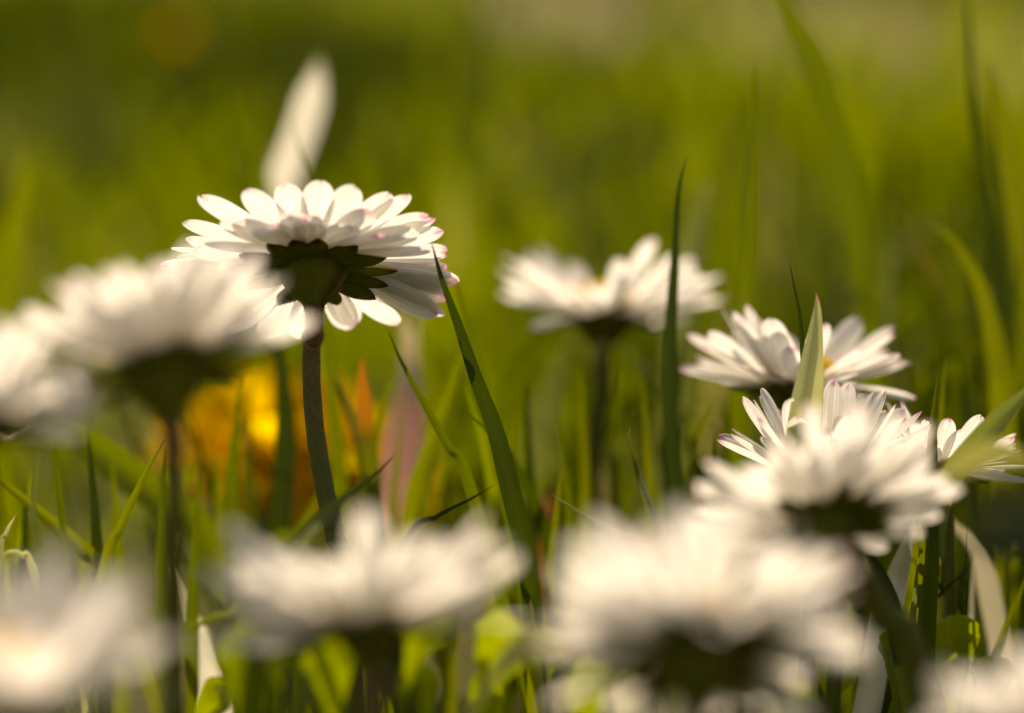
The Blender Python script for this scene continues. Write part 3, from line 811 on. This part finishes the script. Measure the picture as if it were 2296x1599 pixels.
# --- the large sharp daisy: petals solved so that each tip points where the photo shows it
MH = (704, 582, .230); M_EL, M_AZ, M_D = 52, -3, 0.0243
def solve(tips, R0, Lf, c0, zoff):
    H = at(*MH); M3 = head_matrix(M_EL, M_AZ); S = M_D / .0242
    out = []
    for t in tips:
        px, py = t[0], t[1]; cc = t[2] if len(t) > 2 else c0; wc = 0.9
        best = None
        for ph in range(0, 360, 2):
            for c in range(-34, 50, 2):
                for l in (.84, .92, 1.0, 1.07):
                    v = petal_local(R(ph), R(c), R0, zoff) @ Vector((Lf * l, 0, 0))
                    q = pix(H + M3 @ (v * S))
                    e = math.hypot(q[0] - px, q[1] - py) + wc * abs(c - cc) + 60 * abs(l - 1)
                    if best is None or e < best[0]: best = (e, R(ph), R(c), l)
        out.append(best[1:])
    return out
long_tips = [(456, 449), (541, 426), (628, 413), (709, 410), (792, 417), (866, 443), (914, 449), (958, 482), (980, 499), (995, 523), (1002, 556),
             (408, 496), (422, 546), (388, 562), (360, 612), (372, 640),
             (413, 660), (397, 682), (450, 715), (520, 745), (600, 765), (666, 768), (794, 740), (800, 728), (894, 743), (985, 705), (994, 714), (1004, 684), (1003, 668), (1000, 656), (1006, 636), (1000, 618), (985, 596), (970, 640), (960, 680), (400, 580), (412, 600), (420, 640), (1027, 646), (1027, 626), (1004, 604), (1000, 583)]
short_tips = [(497, 497, -6), (528, 508, -8), (572, 512, -12), (650, 492, -10), (694, 492, -10), (688, 505, -14), (822, 478, 0), (778, 510, -12), (856, 522, -10), (928, 512, -4), (444, 573, -4), (956, 571, -4), (610, 505, -12), (900, 540, -8)]
rnm = random.Random(21)
pet = [(p, c, l, R(rnm.uniform(-12, 12)), 0) for p, c, l in solve(long_tips, .0026, LP, 7, -.0001)]
pet += [(p, c, l, R(rnm.uniform(-14, 14)), 1) for p, c, l in solve(short_tips, .0026, LP, -10, -.0004)]
btips = [(597, 557), (535, 579), (503, 608), (713, 543), (660, 550), (797, 559), (869, 578), (894, 615), (872, 649), (845, 678), (758, 690), (620, 690), (540, 650)]
brs = solve(btips, .0022, .0050, -6, -.0011)
daisy("large sharp daisy with pink-tipped petals seen from below on a dark hairy stem", MH, M_EL, M_AZ, M_D,
      [(699, 760, .2305), (698, 860, .2300), (708, 980, .2295), (728, 1100, .2290), (750, 1200, .2285), (776, 1340, .228)], petals=pet, bracts=brs, soft=False, hairs=5200, seed=3, stem_r=.00070)

daisy("blurred daisy leaning right in front of the large daisy's lower left petals", (362, 800, .186), 66, -26, .0204, [(385, 960, .187), (392, 1150, .188), (385, 1350, .19)], n=76, seed=5, cups=(16, 54), bend=4, cup_s=1.15,
      extra=[(R(-160), R(-34), .95, 0, 1)])
daisy("blurred bright daisy cut off by the left edge, beside the leaning one", (-65, 935, .180), 66, 0, .0180, [(-30, 1000, .184), (-20, 1200, .186)], n=66, seed=6, cups=(6, 46))
daisy("blurred wide daisy at bottom centre, its right side raised", (820, 1388, .174), 70, -16, .0215, [(840, 1500, .178), (820, 1620, .18)], n=76, seed=7, cups=(-6, 46), bend=4, cup_s=.85)
daisy("overexposed daisy in the bottom left corner with a faint yellow hint at its centre", (5, 1530, .155), 84, 190, .0205, [(5, 1660, .150)], n=90, seed=8, cups=(6, 48))
daisy("biggest blurred daisy at lower right with a broad dark cup", (1562, 1425, .167), 52, 2, .0205, [(1562, 1590, .168)], n=80, seed=9, cups=(-20, 46), bend=4, cup_s=1.25)
daisy("fan-shaped blurred daisy tilted left on a thick slanting stem, above the biggest one", (1845, 1158, .197), 40, -20, .0192, [(1925, 1290, .198), (1975, 1370, .2), (2060, 1530, .203)], n=62, seed=10, cups=(4, 38), bend=16, stem_r=.0012, cup_s=1.0,
      extra=[(R(30), R(-4), .9, 0, 1)])
daisy("sharp upward facing daisy with an orange-yellow disc, partly hidden by the fan-shaped one", (1845, 1058, .230), 86, 190, .0198, [(1900, 1180, .231), (1880, 1350, .232)], n=38, seed=12, soft=False, cups=(25, 66))
daisy("open daisy standing highest in the right hand cluster, behind the pale folded blade", (1788, 852, .251), 84, 0, .0213, [(1830, 900, .253), (1880, 1000, .254), (1860, 1200, .256)], n=54, seed=13, soft=False, cups=(-4, 52), wob=9)
daisy("small daisy near the right edge behind the upright green blade", (2112, 1035, .237), 70, 60, .0150, [(2120, 1150, .239), (2130, 1300, .24)], n=36, seed=14, soft=False, cups=(0, 50))
daisy("blurred daisy in the middle distance seen edge on with a little yellow showing", (1355, 693, .284), 81, 12, .0240, [(1352, 780, .276), (1345, 900, .277), (1330, 1060, .28)], n=58, seed=15, cups=(-2, 42), wob=11)
daisy("greyish blurred daisy cut off by the bottom right corner", (2372, 1610, .158), 66, -10, .0150, [(2300, 1700, .16)], n=60, seed=16, cups=(6, 34))

# ------------------------------------------------------------------ dandelions
def dandelion(label, head, elev, az, diam, stem_px, seed):
    rn = random.Random(seed); H = at(*head); M3 = head_matrix(elev, az); S = diam / .03
    M = Matrix.Translation(H) @ M3.to_4x4() @ Matrix.Scale(S, 4); Nn = M3.col[2]
    pts = [H - Nn * .003 * S, H - Nn * .008 * S] + [at(*p) for p in stem_px]
    pts.append(Vector((pts[-1].x, pts[-1].y, -.004)))
    base = Vector((pts[-1].x, pts[-1].y, 0)); root = empty("dandelion", base)
    tag(root, label, "dandelion", "dandelions in the lawn"); T0 = Matrix.Translation(-base)
    stem_obj(root, [p - base for p in pts[::-1]], .0014 * S, .0016 * S, 0)
    c = link(bpy.data.objects.new("flower_cup", CUP)); c.parent = root; c.matrix_local = T0 @ M @ Matrix.Scale(1.4, 4)
    mb = MB()
    for k in range(130):
        f = math.sqrt((k + .5) / 130); a = k * 2.39996 + rn.uniform(-.1, .1)
        el = R(82 - 78 * f + rn.uniform(-6, 6)); Lr = .0150 * (.55 + .45 * f) * rn.uniform(.9, 1.05); wd = .0021
        Mx = petal_local(a, el, .0022 * f, .0006)
        rows = []
        for i in range(6):
            s = i / 5
            hw = wd / 2 * (.6 + .4 * s if s < .9 else .95)
            rows.append([Mx @ Vector((s * Lr, q * hw, -.12 * Lr * s * s * f - .2 * hw * (1 - q * q))) for q in (-1, 0, 1)])
        mb.strip(rows)
    o = mb.build("flower_head", M_DAND, root); o.matrix_local = T0 @ M
    return root
dandelion("blurred yellow dandelion low behind the large daisy's stem", (610, 1035, .304), 66, 176, .0255, [(580, 1200, .292)], 1)
dandelion("second blurred yellow dandelion right of the large daisy's stem", (790, 1080, .300), 66, 178, .0190, [(795, 1220, .286)], 2)
dandelion("faint ochre dandelion far back in the lawn near the upper left corner", (395, 85, .85), 60, 175, .010, [(395, 140, .85)], 3)
